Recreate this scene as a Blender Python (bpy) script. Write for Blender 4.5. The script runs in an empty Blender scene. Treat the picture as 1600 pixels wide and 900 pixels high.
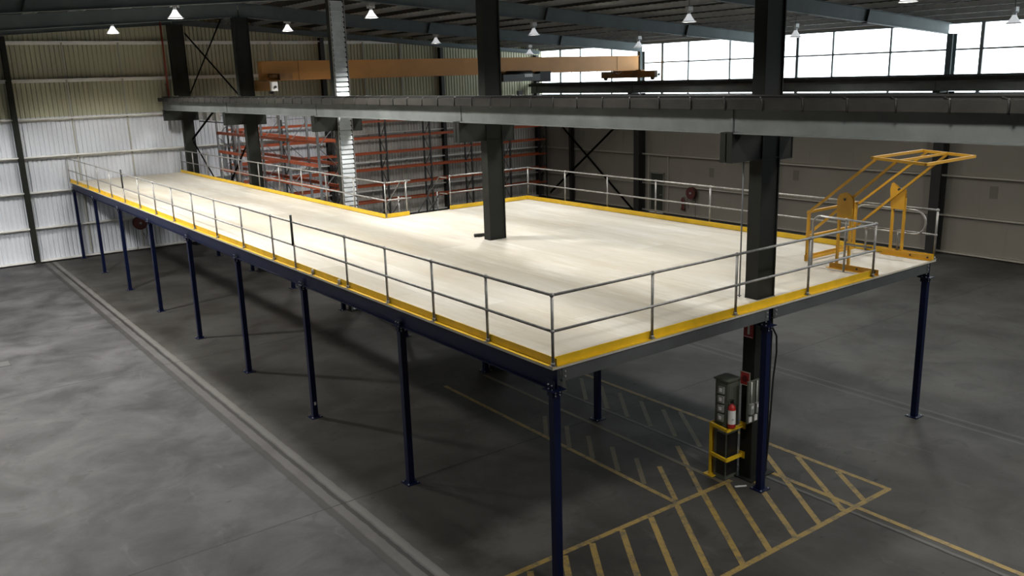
import bpy, bmesh, math, random
from mathutils import Vector, Matrix
random.seed(7)
S = bpy.context.scene
COL = S.collection

# ---------------------------------------------------------------- camera
cam_data = bpy.data.cameras.new('camera')
cam = bpy.data.objects.new('camera', cam_data)
COL.objects.link(cam)
cam_data.sensor_fit = 'HORIZONTAL'; cam_data.sensor_width = 36.0
cam_data.lens = 1350.6578 / 1600 * 36.0
cam_data.clip_start = 0.1; cam_data.clip_end = 300
CR = Vector((0.8004209, -0.5986845, -0.0300533))
CU = Vector((0.1655195, 0.1725511, 0.9709940))
CF = Vector((0.5761334, 0.7821783, -0.2372074))
CP = Vector((-7.670177, -9.447622, 7.864014))
M = Matrix(((CR.x, CU.x, -CF.x, CP.x), (CR.y, CU.y, -CF.y, CP.y), (CR.z, CU.z, -CF.z, CP.z), (0, 0, 0, 1)))
cam.matrix_world = M
S.camera = cam

# ---------------------------------------------------------------- exposure and light settings
S.view_settings.view_transform = 'Standard'
S.view_settings.look = 'None'
S.view_settings.gamma = 1.0
S.view_settings.use_curve_mapping = False
S.view_settings.exposure = 0.0
SKY_STRENGTH = 6.3
LAMP_W = 1430.0
LAMP_COLOR = (1.0, 0.97, 0.92)

world = bpy.data.worlds.new('overcast_sky')
S.world = world
world.use_nodes = True
wn = world.node_tree.nodes
wn['Background'].inputs[0].default_value = (0.90, 0.96, 1.0, 1)
wn['Background'].inputs[1].default_value = SKY_STRENGTH

# daylight portal over the clerestory strip in the right wall
pl = bpy.data.lights.new('clerestory_portal', 'AREA')
pl.shape = 'RECTANGLE'; pl.size = 52; pl.size_y = 2.8
pl.cycles.is_portal = True
po = bpy.data.objects.new('clerestory_portal', pl); COL.objects.link(po)
po.location = (28.95, 9.5, 8.05); po.rotation_euler = (math.radians(90), 0, math.radians(90))

# ---------------------------------------------------------------- materials
def mat(name, col, rough=0.6, metal=0.0, var=0.0, scale=3.0, bump=0.0, bscale=40.0, col2=None, stretch=None, spec=0.5):
    m = bpy.data.materials.new(name); m.use_nodes = True
    nt = m.node_tree; b = nt.nodes['Principled BSDF']
    b.inputs['Roughness'].default_value = rough
    b.inputs['Metallic'].default_value = metal
    b.inputs['Specular IOR Level'].default_value = spec
    b.inputs['Base Color'].default_value = (*col, 1)
    if var > 0 or col2:
        tc = nt.nodes.new('ShaderNodeTexCoord')
        mp = nt.nodes.new('ShaderNodeMapping')
        if stretch: mp.inputs['Scale'].default_value = stretch
        nz = nt.nodes.new('ShaderNodeTexNoise'); nz.inputs['Scale'].default_value = scale
        nz.inputs['Detail'].default_value = 6; nz.inputs['Roughness'].default_value = 0.6
        rp = nt.nodes.new('ShaderNodeValToRGB')
        c1 = tuple(max(0, c * (1 - var)) for c in col)
        c2 = col2 if col2 else tuple(min(1, c * (1 + var)) for c in col)
        rp.color_ramp.elements[0].position = 0.32; rp.color_ramp.elements[1].position = 0.68
        rp.color_ramp.elements[0].color = (*c1, 1); rp.color_ramp.elements[1].color = (*c2, 1)
        nt.links.new(tc.outputs['Object'], mp.inputs[0]); nt.links.new(mp.outputs[0], nz.inputs['Vector'])
        nt.links.new(nz.outputs['Fac'], rp.inputs[0]); nt.links.new(rp.outputs[0], b.inputs['Base Color'])
    if bump > 0:
        n2 = nt.nodes.new('ShaderNodeTexNoise'); n2.inputs['Scale'].default_value = bscale
        tc2 = nt.nodes.new('ShaderNodeTexCoord'); nt.links.new(tc2.outputs['Object'], n2.inputs['Vector'])
        bp = nt.nodes.new('ShaderNodeBump'); bp.inputs['Strength'].default_value = bump; bp.inputs['Distance'].default_value = 0.02
        nt.links.new(n2.outputs['Fac'], bp.inputs['Height']); nt.links.new(bp.outputs[0], b.inputs['Normal'])
    return m

def emis(name, col, strength):
    m = bpy.data.materials.new(name); m.use_nodes = True
    b = m.node_tree.nodes['Principled BSDF']
    b.inputs['Base Color'].default_value = (*col, 1)
    b.inputs['Emission Color'].default_value = (*col, 1)
    b.inputs['Emission Strength'].default_value = strength
    return m

GALV = mat('galvanised_steel', (0.33, 0.325, 0.31), 0.48, 0.55, 0.25, 9)
COLUMN = mat('charcoal_painted_steel', (0.014, 0.0155, 0.0125), 0.6, 0.0, 0.18, 1.5, spec=0.25)
RUNWAY = mat('grey_painted_runway_steel', (0.145, 0.158, 0.152), 0.55, 0.0, 0.2, 1.2)
CHANNEL = mat('dusty_channel_steel', (0.034, 0.032, 0.028), 0.8, 0.0, 0.25, 2.5, spec=0.2)
RAFTER = mat('blue_grey_painted_steel', (0.115, 0.138, 0.142), 0.6, 0.0, 0.12, 1.2, spec=0.2)
PURLIN = mat('galvanised_purlin', (0.52, 0.53, 0.53), 0.5, 0.0, 0.12, 3)
DARKST = mat('dark_painted_steel', (0.022, 0.022, 0.020), 0.6)
BLUE = mat('navy_powder_coat', (0.0027, 0.0062, 0.032), 0.45, 0.0, 0.15, 2.0, spec=0.22)
BOLT = mat('zinc_bolt', (0.65, 0.66, 0.68), 0.3, 0.8)
JOIST = mat('mill_grey_joist', (0.10, 0.108, 0.11), 0.5, 0.3, 0.12, 2.0)
YEL = mat('safety_yellow_paint', (0.76, 0.485, 0.015), 0.45, 0.0, 0.10, 3.0)
YELG = mat('pallet_gate_yellow_paint', (0.62, 0.33, 0.018), 0.42, 0.0, 0.08, 3.0)
CRANE = mat('crane_ochre_paint', (0.60, 0.27, 0.055), 0.5, 0.0, 0.10, 0.8)
CRANED = mat('crane_grimy_ochre_paint', (0.25, 0.12, 0.03), 0.6, 0.0, 0.3, 2)
ORANGE = mat('rack_beam_orange', (0.36, 0.072, 0.022), 0.5, 0.0, 0.12, 2)
UPR = mat('rack_upright_grey', (0.17, 0.18, 0.19), 0.5, 0.3, 0.15, 3)
UPD = mat('rack_upright_dark', (0.045, 0.045, 0.045), 0.55, 0.1)
GIRT = mat('girt_zinc', (0.72, 0.72, 0.69), 0.55, 0.0, 0.12, 2)
WHITEC = mat('white_wall_cladding', (0.62, 0.645, 0.695), 0.5, 0.0, 0.05, 0.6, spec=0.3)
OLIVEC = mat('olive_wall_cladding', (0.44, 0.435, 0.31), 0.6, 0.0, 0.12, 0.5, stretch=(1, 1, 0.25))
WHITEC_DIM = mat('white_wall_cladding_dimmed', (0.44, 0.42, 0.39), 0.6, 0.0, 0.06, 0.6, spec=0.3)  # right part of end wall: its weaker light is put into a greyer colour
BEIGEC = mat('beige_wall_panel', (0.245, 0.225, 0.188), 0.7, 0.0, 0.07, 0.35)
ROOFM = mat('dark_roof_sheeting', (0.030, 0.031, 0.028), 0.8, 0.0, 0.15, 0.4, spec=0.1)
PLAIN = mat('plain_grey_cladding', (0.30, 0.30, 0.29), 0.7)
RUBBER = mat('black_rubber', (0.012, 0.012, 0.012), 0.5)
REDP = mat('fire_red_paint', (0.42, 0.025, 0.02), 0.45)
REDPIPE = mat('oxide_red_pipe_paint', (0.36, 0.055, 0.025), 0.5)
CABG = mat('grey_green_enclosure', (0.105, 0.115, 0.09), 0.45, 0.0, 0.15, 3)
WHP = mat('white_plastic', (0.75, 0.75, 0.73), 0.4)
GRP = mat('grey_plastic', (0.28, 0.29, 0.27), 0.45)
BLK = mat('black_plastic', (0.015, 0.015, 0.015), 0.4)
DOORM = mat('dark_green_door_paint', (0.035, 0.04, 0.03), 0.5)
FRAMEM = mat('window_frame_aluminium', (0.20, 0.21, 0.21), 0.45, 0.4)
HOSE = mat('hose_reel_maroon', (0.10, 0.028, 0.022), 0.5)

def line_mat(name, col, keep):
    """worn floor paint: patches of bare concrete show through"""
    m = bpy.data.materials.new(name); m.use_nodes = True
    nt = m.node_tree; b = nt.nodes['Principled BSDF']; b.inputs['Roughness'].default_value = 0.55
    tc = nt.nodes.new('ShaderNodeTexCoord')
    n1 = nt.nodes.new('ShaderNodeTexNoise'); n1.inputs['Scale'].default_value = 5; n1.inputs['Detail'].default_value = 8; n1.inputs['Roughness'].default_value = 0.75
    rp = nt.nodes.new('ShaderNodeValToRGB')
    e = rp.color_ramp.elements
    e[0].position = keep - 0.10; e[0].color = (0.085, 0.078, 0.066, 1)
    e[1].position = keep + 0.08; e[1].color = (*col, 1)
    nt.links.new(tc.outputs['Object'], n1.inputs['Vector']); nt.links.new(n1.outputs['Fac'], rp.inputs[0]); nt.links.new(rp.outputs[0], b.inputs['Base Color'])
    return m
LINE = line_mat('worn_yellow_line_paint', (0.30, 0.205, 0.055), 0.45)
FADED = line_mat('faded_yellow_line_paint', (0.13, 0.10, 0.045), 0.49)

def nmath(nt, op, a, b=None, clamp=False):
    n = nt.nodes.new('ShaderNodeMath'); n.operation = op; n.use_clamp = clamp
    for i, v in enumerate((a, b)):
        if v is None: continue
        if isinstance(v, (int, float)): n.inputs[i].default_value = v
        else: nt.links.new(v, n.inputs[i])
    return n.outputs[0]

def mixc(nt, f, a, b):
    n = nt.nodes.new('ShaderNodeMix'); n.data_type = 'RGBA'
    if isinstance(f, (int, float)): n.inputs[0].default_value = f
    else: nt.links.new(f, n.inputs[0])
    for i, v in ((6, a), (7, b)):
        if isinstance(v, tuple): n.inputs[i].default_value = (*v, 1)
        else: nt.links.new(v, n.inputs[i])
    return n.outputs[2]

def floor_material():
    m = bpy.data.materials.new('stained_concrete'); m.use_nodes = True
    nt = m.node_tree; L = nt.links; b = nt.nodes['Principled BSDF']; b.inputs['Specular IOR Level'].default_value = 0.22
    tc = nt.nodes.new('ShaderNodeTexCoord')
    sep = nt.nodes.new('ShaderNodeSeparateXYZ'); L.new(tc.outputs['Object'], sep.inputs[0])
    X, Y = sep.outputs[0], sep.outputs[1]
    def noise(sc, det=6, ro=0.6, stretch=None, dist=0.0):
        n = nt.nodes.new('ShaderNodeTexNoise'); n.inputs['Scale'].default_value = sc
        n.inputs['Detail'].default_value = det; n.inputs['Roughness'].default_value = ro; n.inputs['Distortion'].default_value = dist
        if stretch:
            mp = nt.nodes.new('ShaderNodeMapping'); mp.inputs['Scale'].default_value = stretch
            L.new(tc.outputs['Object'], mp.inputs[0]); L.new(mp.outputs[0], n.inputs['Vector'])
        else: L.new(tc.outputs['Object'], n.inputs['Vector'])
        return n.outputs['Fac']
    def ramp(f, p0, p1):
        r = nt.nodes.new('ShaderNodeMapRange'); r.inputs['From Min'].default_value = p0; r.inputs['From Max'].default_value = p1
        L.new(f, r.inputs[0]); return r.outputs[0]
    # older pale slab left of the joint strip, darker brown slab right of it
    side = ramp(nmath(nt, 'ADD', X, nmath(nt, 'MULTIPLY', nmath(nt, 'SUBTRACT', noise(0.8), 0.5), 0.15)), -1.25, -1.15)
    pale = mixc(nt, ramp(noise(0.55, 8, 0.62, None, 0.4), 0.36, 0.64), (0.027, 0.0265, 0.0275), (0.092, 0.090, 0.0935))
    dark = mixc(nt, ramp(noise(0.42, 8, 0.6, None, 0.5), 0.36, 0.66), (0.034, 0.031, 0.027), (0.076, 0.073, 0.067))
    base = mixc(nt, side, pale, dark)
    # blotchy stains with hard-ish rims
    st = ramp(noise(0.9, 4, 0.5, None, 1.2), 0.60, 0.645)
    base = mixc(nt, nmath(nt, 'MULTIPLY', st, 0.42), base, (0.030, 0.029, 0.028))
    sc = ramp(noise(2.4, 9, 0.72, (1.0, 0.35, 1), 0.6), 0.60, 0.74)
    base = mixc(nt, nmath(nt, 'MULTIPLY', sc, 0.30), base, (0.18, 0.176, 0.176))
    fine = ramp(noise(14, 6, 0.7), 0.30, 0.75)
    base = mixc(nt, nmath(nt, 'MULTIPLY', fine, 0.16), base, (0.03, 0.03, 0.03))
    pits = ramp(noise(5.5, 3, 0.5, (0.5, 1.2, 1)), 0.70, 0.74)
    base = mixc(nt, nmath(nt, 'MULTIPLY', pits, 0.75), base, (0.018, 0.018, 0.017))
    wob = nmath(nt, 'MULTIPLY', nmath(nt, 'SUBTRACT', noise(2.5), 0.5), 0.07)
    def stripe(axis, c, w, col, amt, soft=0.02):
        nonlocal base
        d = nmath(nt, 'ABSOLUTE', nmath(nt, 'SUBTRACT', nmath(nt, 'ADD', axis, wob), c))
        f = nt.nodes.new('ShaderNodeMapRange'); f.inputs['From Min'].default_value = w / 2 + soft; f.inputs['From Max'].default_value = w / 2
        L.new(d, f.inputs[0])
        base = mixc(nt, nmath(nt, 'MULTIPLY', f.outputs[0], amt), base, col)
    # the long repaired joint strip (pale mortar, dark grooves) along the left of the mezzanine
    stripe(X, -1.47, 0.50, (0.105, 0.10, 0.093), 0.55, 0.05)
    stripe(X, -1.70, 0.13, (0.018, 0.017, 0.016), 0.75, 0.04)
    stripe(X, -1.38, 0.07, (0.014, 0.013, 0.012), 0.85)
    stripe(X, -1.22, 0.13, (0.15, 0.145, 0.135), 0.6)
    # saw cuts and second service joint
    for yy in (4.78, 16.0, 22.2, 28.6, -6.2): stripe(Y, yy, 0.025, (0.012, 0.012, 0.011), 0.7, 0.012)
    stripe(X, 10.95, 0.05, (0.12, 0.118, 0.11), 0.5); stripe(X, 11.12, 0.06, (0.015, 0.015, 0.015), 0.55); stripe(X, 11.28, 0.05, (0.12, 0.117, 0.11), 0.5)
    stripe(X, 5.66, 0.05, (0.14, 0.137, 0.128), 0.7); stripe(X, 5.60, 0.035, (0.01, 0.01, 0.01), 0.8, 0.01)
    dx = nmath(nt, 'MULTIPLY', nmath(nt, 'SUBTRACT', X, 0.6), 0.62); dy = nmath(nt, 'SUBTRACT', nmath(nt, 'ADD', Y, nmath(nt, 'MULTIPLY', X, -0.25)), 1.35)
    rd = nmath(nt, 'SQRT', nmath(nt, 'ADD', nmath(nt, 'MULTIPLY', dx, dx), nmath(nt, 'MULTIPLY', dy, dy)))
    rd = nmath(nt, 'ADD', rd, nmath(nt, 'MULTIPLY', nmath(nt, 'SUBTRACT', noise(1.6, 8, 0.65), 0.5), 1.6))
    base = mixc(nt, nmath(nt, 'MULTIPLY', ramp(rd, 0.95, 0.25), 0.5), base, (0.15, 0.147, 0.142))
    L.new(base, b.inputs['Base Color'])
    rr = nt.nodes.new('ShaderNodeMapRange'); rr.inputs['To Min'].default_value = 0.42; rr.inputs['To Max'].default_value = 0.72
    L.new(noise(0.7, 5), rr.inputs[0]); L.new(rr.outputs[0], b.inputs['Roughness'])
    bp = nt.nodes.new('ShaderNodeBump'); bp.inputs['Strength'].default_value = 0.12; bp.inputs['Distance'].default_value = 0.02
    L.new(noise(9, 7, 0.7), bp.inputs['Height']); L.new(bp.outputs[0], b.inputs['Normal'])
    return m

def deck_material():
    m = bpy.data.materials.new('pale_particle_board'); m.use_nodes = True
    nt = m.node_tree; L = nt.links; b = nt.nodes['Principled BSDF']; b.inputs['Roughness'].default_value = 0.6
    b.inputs['Specular IOR Level'].default_value = 0.3
    tc = nt.nodes.new('ShaderNodeTexCoord')
    mp = nt.nodes.new('ShaderNodeMapping'); mp.inputs['Rotation'].default_value = (0, 0, math.radians(90))
    L.new(tc.outputs['Object'], mp.inputs[0])
    br = nt.nodes.new('ShaderNodeTexBrick')
    br.inputs['Scale'].default_value = 1.0; br.inputs['Brick Width'].default_value = 3.6; br.inputs['Row Height'].default_value = 0.9
    br.inputs['Mortar Size'].default_value = 0.004; br.inputs['Mortar Smooth'].default_value = 0.2
    br.inputs['Color1'].default_value = (0.50, 0.455, 0.365, 1); br.inputs['Color2'].default_value = (0.74, 0.71, 0.63, 1)
    br.inputs['Mortar'].default_value = (0.30, 0.27, 0.21, 1)
    L.new(mp.outputs[0], br.inputs['Vector'])
    def noise(sc, stretch, det=6, ro=0.6):
        mm = nt.nodes.new('ShaderNodeMapping'); mm.inputs['Scale'].default_value = stretch
        n = nt.nodes.new('ShaderNodeTexNoise'); n.inputs['Scale'].default_value = sc; n.inputs['Detail'].default_value = det; n.inputs['Roughness'].default_value = ro
        L.new(tc.outputs['Object'], mm.inputs[0]); L.new(mm.outputs[0], n.inputs['Vector'])
        r = nt.nodes.new('ShaderNodeMapRange'); r.inputs['From Min'].default_value = 0.35; r.inputs['From Max'].default_value = 0.68
        L.new(n.outputs['Fac'], r.inputs[0]); return r.outputs[0]
    c = mixc(nt, nmath(nt, 'MULTIPLY', noise(0.9, (1.2, 0.25, 1)), 0.45), br.outputs['Color'], (0.72, 0.705, 0.66))
    c = mixc(nt, nmath(nt, 'MULTIPLY', noise(1.1, (1.6, 0.22, 1), 8, 0.7), 0.85), c, (0.49, 0.42, 0.30))
    c = mixc(nt, nmath(nt, 'MULTIPLY', noise(5.0, (2.0, 0.25, 1), 8, 0.75), 0.38), c, (0.36, 0.33, 0.26))
    c = mixc(nt, nmath(nt, 'MULTIPLY', noise(0.35, (1, 0.8, 1), 4, 0.5), 0.4), c, (0.56, 0.565, 0.545))
    L.new(c, b.inputs['Base Color'])
    return m

def glass_material():
    m = bpy.data.materials.new('clear_sheeting_glass'); m.use_nodes = True
    nt = m.node_tree; nt.nodes.clear()
    o = nt.nodes.new('ShaderNodeOutputMaterial'); t = nt.nodes.new('ShaderNodeBsdfTransparent'); t.inputs[0].default_value = (0.95, 0.97, 0.97, 1)
    g = nt.nodes.new('ShaderNodeBsdfGlossy'); g.inputs['Roughness'].default_value = 0.08
    mx = nt.nodes.new('ShaderNodeMixShader'); mx.inputs[0].default_value = 0.05
    nt.links.new(t.outputs[0], mx.inputs[1]); nt.links.new(g.outputs[0], mx.inputs[2]); nt.links.new(mx.outputs[0], o.inputs[0])
    return m

FLOORM = floor_material(); DECK = deck_material(); GLASS = glass_material()

# ---------------------------------------------------------------- mesh helpers
class MB:
    def __init__(s): s.v = []; s.f = []; s.mi = []; s.smooth = []
    def quadbox(s, pts, mi=0):
        n = len(s.v); s.v += [tuple(p) for p in pts]
        for f in ((0, 3, 2, 1), (4, 5, 6, 7), (0, 1, 5, 4), (1, 2, 6, 5), (2, 3, 7, 6), (3, 0, 4, 7)):
            s.f.append(tuple(n + i for i in f)); s.mi.append(mi); s.smooth.append(False)
        return s
    def box(s, x0, x1, y0, y1, z0, z1, mi=0):
        return s.quadbox([(x0, y0, z0), (x1, y0, z0), (x1, y1, z0), (x0, y1, z0), (x0, y0, z1), (x1, y0, z1), (x1, y1, z1), (x0, y1, z1)], mi)
    def bar(s, p, q, w, h, up=(0, 0, 1), mi=0):
        p, q = Vector(p), Vector(q); d = (q - p).normalized(); up = Vector(up)
        if abs(d.dot(up)) > 0.999: up = Vector((0, 1, 0))
        a = d.cross(up).normalized() * (w / 2); b = a.cross(d).normalized() * (h / 2)
        return s.quadbox([p - a - b, p + a - b, p + a + b, p - a + b, q - a - b, q + a - b, q + a + b, q - a + b], mi)
    def prism(s, poly, y0, y1, axis='y', mi=0):
        """poly: 2D outline; extruded along axis"""
        n = len(s.v); k = len(poly)
        def P(a, b, c):
            return {'y': (a, c, b), 'x': (c, a, b), 'z': (a, b, c)}[axis]
        for c in (y0, y1):
            for a, b in poly: s.v.append(P(a, b, c))
        s.f.append(tuple(n + i for i in range(k))); s.f.append(tuple(n + k + i for i in reversed(range(k))))
        s.mi += [mi, mi]; s.smooth += [False, False]
        for i in range(k):
            j = (i + 1) % k
            s.f.append((n + i, n + j, n + k + j, n + k + i)); s.mi.append(mi); s.smooth.append(False)
        return s
    def tube(s, pts, r, seg=10, mi=0, closed=False, caps=True):
        pts = [Vector(p) for p in pts]; n0 = len(s.v); N = len(pts)
        prev = None
        for i, p in enumerate(pts):
            if closed: d = (pts[(i + 1) % N] - pts[i - 1]).normalized()
            elif i == 0: d = (pts[1] - p).normalized()
            elif i == N - 1: d = (p - pts[-2]).normalized()
            else: d = (pts[i + 1] - pts[i - 1]).normalized()
            if prev is None:
                a = d.orthogonal().normalized()
            else:
                a = prev - d * prev.dot(d)
                a = a.normalized() if a.length > 1e-6 else d.orthogonal().normalized()
            prev = a; b = d.cross(a)
            rr = r[i] if isinstance(r, (list, tuple)) else r
            for k in range(seg):
                t = 2 * math.pi * k / seg
                s.v.append(tuple(p + a * (rr * math.cos(t)) + b * (rr * math.sin(t))))
        rings = N if closed else N - 1
        for i in range(rings):
            A = n0 + i * seg; B = n0 + ((i + 1) % N) * seg
            for k in range(seg):
                l = (k + 1) % seg
                s.f.append((A + k, A + l, B + l, B + k)); s.mi.append(mi); s.smooth.append(True)
        if caps and not closed:
            s.f.append(tuple(n0 + k for k in reversed(range(seg)))); s.f.append(tuple(n0 + (N - 1) * seg + k for k in range(seg)))
            s.mi += [mi, mi]; s.smooth += [False, False]
        return s
    def ball(s, c, r, mi=0, seg=10, rings=6):
        c = Vector(c); pts = []; rad = []
        for i in range(rings + 1):
            t = math.pi * i / rings
            pts.append(c + Vector((0, 0, -r * math.cos(t)))); rad.append(max(r * math.sin(t), 1e-4))
        return s.tube(pts, rad, seg, mi)
    def lathe(s, c, prof, seg=20, mi=0):
        """prof: (radius, z) list around the vertical axis through c"""
        n0 = len(s.v)
        for r, z in prof:
            for k in range(seg):
                t = 2 * math.pi * k / seg; s.v.append((c[0] + r * math.cos(t), c[1] + r * math.sin(t), c[2] + z))
        for i in range(len(prof) - 1):
            for k in range(seg):
                l = (k + 1) % seg
                s.f.append((n0 + i * seg + k, n0 + i * seg + l, n0 + (i + 1) * seg + l, n0 + (i + 1) * seg + k)); s.mi.append(mi); s.smooth.append(True)
        return s
    def ibeam(s, p0, p1, depth, fw, tf=0.02, tw=0.014, axis='y', mi=0):
        """I section centred on the line p0-p1 (along x or y) with given depth (vertical) and flange width"""
        a = depth / 2
        return s.isec(p0, p1, Vector((0, 0, 1)), depth, fw, tf, tw, mi)
    def isec(s, p0, p1, hdir, depth, fw, tf=0.02, tw=0.014, mi=0):
        p0, p1, hdir = Vector(p0), Vector(p1), Vector(hdir).normalized()
        d = (p1 - p0).normalized(); side = d.cross(hdir).normalized()
        h = depth / 2
        def bx(h0, h1, w):
            s.quadbox([p0 + hdir * h0 - side * w, p0 + hdir * h0 + side * w, p0 + hdir * h1 + side * w, p0 + hdir * h1 - side * w,
                       p1 + hdir * h0 - side * w, p1 + hdir * h0 + side * w, p1 + hdir * h1 + side * w, p1 + hdir * h1 - side * w], mi)
        bx(-h, -h + tf, fw / 2); bx(h - tf, h, fw / 2); bx(-h + tf, h - tf, tw / 2)
        return s
    def build(s, name, mats, parent=None):
        me = bpy.data.meshes.new(name)
        me.from_pydata(s.v, [], s.f)
        if not isinstance(mats, (list, tuple)): mats = [mats]
        for m in mats: me.materials.append(m)
        for p, mi, sm in zip(me.polygons, s.mi, s.smooth): p.material_index = mi; p.use_smooth = sm
        bm = bmesh.new(); bm.from_mesh(me); bmesh.ops.recalc_face_normals(bm, faces=bm.faces); bm.to_mesh(me); bm.free()
        o = bpy.data.objects.new(name, me); COL.objects.link(o)
        if parent is not None: o.parent = parent
        return o

def tag(o, label, cat, group=None, kind=None):
    o['label'] = label; o['category'] = cat
    if group: o['group'] = group
    if kind: o['kind'] = kind
    return o
def thing(name, label, cat, loc=(0, 0, 0), group=None):
    o = bpy.data.objects.new(name, None); COL.objects.link(o); o.location = loc; o.empty_display_size = 0.2
    return tag(o, label, cat, group)
def struct(o): o['kind'] = 'structure'; return o
def sub(mb, name, mats, parent): return mb.build(name, mats, parent)
def dup(o, parent=None, offset=None):
    c = o.copy(); COL.objects.link(c)
    if parent is not None: c.parent = parent
    if offset is not None: c.location = Vector(o.location) + Vector(offset)
    for ch in list(o.children): dup(ch, c)
    return c
def arc(c, r, a0, a1, n, U, V):
    c, U, V = Vector(c), Vector(U), Vector(V)
    return [c + U * (r * math.cos(a0 + (a1 - a0) * i / n)) + V * (r * math.sin(a0 + (a1 - a0) * i / n)) for i in range(n + 1)]

# ---------------------------------------------------------------- dimensions
XL, XR, YF, YB = -17.5, 28.6, -17.0, 36.1
RIDGE = 5.5
def rz(x): return 9.45 + (28.5 - RIDGE) * 0.072 - abs(x - RIDGE) * 0.072      # top of rafters
def roof(x): return rz(x) + 0.20                                            # underside of the sheets
H = 3.67
ROWY = [0.57, 9.18, 17.85, 26.55, 35.25]        # central columns
TR = [0]
def trim(mb, m):
    TR[0] += 1
    return struct(mb.build('trim_%d' % TR[0], m))

# ---------------------------------------------------------------- structure: floor, roof, walls
struct(MB().box(XL - .2, XR + .3, YF - .2, YB + .2, -0.2, 0.0).build('floor', FLOORM))

mb = MB()
def roof_sheet(mb, xa, xb):
    n = int(abs(xb - xa) / 0.4)
    mb.quadbox([(xa, YF - .2, roof(xa)), (xb, YF - .2, roof(xb)), (xb, YB + .2, roof(xb)), (xa, YB + .2, roof(xa)),
                (xa, YF - .2, roof(xa) + .08), (xb, YF - .2, roof(xb) + .08), (xb, YB + .2, roof(xb) + .08), (xa, YB + .2, roof(xa) + .08)])
roof_sheet(mb, XL - .2, RIDGE); roof_sheet(mb, RIDGE, XR + .45)
for k in range(0, 140):                                            # ribs of the roof sheeting
    y = YF + 0.2 + k * 0.38
    for xa, xb in ((XL, RIDGE), (RIDGE, XR)):
        mb.quadbox([(xa, y, roof(xa) - .012), (xb, y, roof(xb) - .012), (xb, y + .12, roof(xb) - .012), (xa, y + .12, roof(xa) - .012),
                    (xa, y - .03, roof(xa)), (xb, y - .03, roof(xb)), (xb, y + .15, roof(xb)), (xa, y + .15, roof(xa))])
struct(mb.build('ceiling', ROOFM))

# corrugated end wall: trapezoid ribs, white below the 6.65 m girt, olive above
mb = MB()
pitch = 0.2; x = XL - .1; prof = []
while x < XR + .1:
    prof += [(x, 0.0), (x + .11, 0.0), (x + .135, .045), (x + .175, .045)]; x += pitch
prof.append((x, 0.0))
for (za, zb, mi) in ((0.02, 6.7, 0), (6.7, None, 1)):
    n = len(mb.v)
    for (px, d) in prof:
        mb.v.append((px, YB + d - .03, za)); mb.v.append((px, YB + d - .03, zb if zb else roof(px)))
    for i in range(len(prof) - 1):
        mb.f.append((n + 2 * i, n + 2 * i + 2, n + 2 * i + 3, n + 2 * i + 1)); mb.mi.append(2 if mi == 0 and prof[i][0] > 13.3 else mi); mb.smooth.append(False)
mb.prism([(XL - .2, 0), (XR + .3, 0), (XR + .3, roof(XR)), (RIDGE, roof(RIDGE)), (XL - .2, roof(XL))], YB + .06, YB + .16, 'y', 0)
struct(mb.build('wall_back', [WHITEC, OLIVEC, WHITEC_DIM]))

# right wall: smooth panels with narrow seams, up to the clerestory
mb = MB(); y = YF
while y < YB:
    y2 = min(y + 1.16, YB)
    mb.box(XR, XR + .12, y + .006, y2 - .006, 0.0, 6.62); mb.box(XR + .004, XR + .12, y2 - .006, y2 + .006, 0.0, 6.62)
    y = y2
mb.box(XR, XR + .12, YF, YB, 9.47, 9.8)
struct(mb.build('wall_right', BEIGEC))
struct(MB().prism([(XL - .2, 0), (XR + .3, 0), (XR + .3, roof(XR) + .05), (RIDGE, roof(RIDGE) + .05), (XL - .2, roof(XL) + .05)], YF - .15, YF, 'y').build('wall_front', PLAIN))
struct(MB().box(XL - .15, XL, YF, YB, 0, roof(XL) + .05).build('wall_left', PLAIN))

# clerestory windows, one per bay of the right wall
BAYC = [-16.9, -8.3, 0.45, 9.0, 17.72, 26.5, YB]
for i in range(len(BAYC) - 1):
    a, b_ = BAYC[i], BAYC[i + 1]
    w = struct(MB().box(XR + .02, XR + .10, a, b_, 6.62, 6.70).box(XR + .02, XR + .10, a, b_, 9.40, 9.48).box(XR + .01, XR + .10, a, b_, 8.365, 8.435).build('window_%d' % (i + 1), FRAMEM))
    f = MB()
    for off, wd in ((2.75, .08), (5.55, .08), (7.45, .14)):
        if a + off < b_ - .3: f.box(XR + .02, XR + .10, a + off - wd / 2, a + off + wd / 2, 6.70, 9.40)
    f.build('mullion', FRAMEM, w)
    MB().box(XR + .055, XR + .063, a, b_, 6.70, 9.40).build('pane', GLASS, w)

# girts: light zinc C sections on the end wall and the right wall
for z in (0.12, 1.67, 3.33, 4.95, 6.65, 8.40, 10.07):
    x0 = XL if z < 9.7 else XL + 3; x1 = XR if z < 9.3 else 18.0
    if z > 9.7: x0 = -7.0
    g = MB().box(x0, x1, YB - .25, YB - .03, z - .008, z + .008).box(x0, x1, YB - .255, YB - .245, z - .05, z + .008)
    g.box(x0, x1, YB - .045, YB - .03, z - .15, z)
    trim(g, GIRT)
for z in (0.14, 1.70, 3.36, 5.02):
    g = MB().box(XR - .10, XR, YF, YB - .2, z - .008, z + .008).box(XR - .10, XR - .09, YF, YB - .2, z - .085, z + .008)
    trim(g, mat('girt_beige_%d' % int(z * 100), (0.42, 0.39, 0.33), 0.6))
# vertical sheet-lap stiffeners on the end wall
for x in (0.5, 2.95, 10.5, 15.9, 18.3, 24.0):
    trim(MB().box(x - .035, x + .035, YB - .10, YB - .03, 0.2, roof(x) - .1), mat('lap_strip_%d' % int(x * 10), (0.38, 0.38, 0.34), 0.6))
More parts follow.
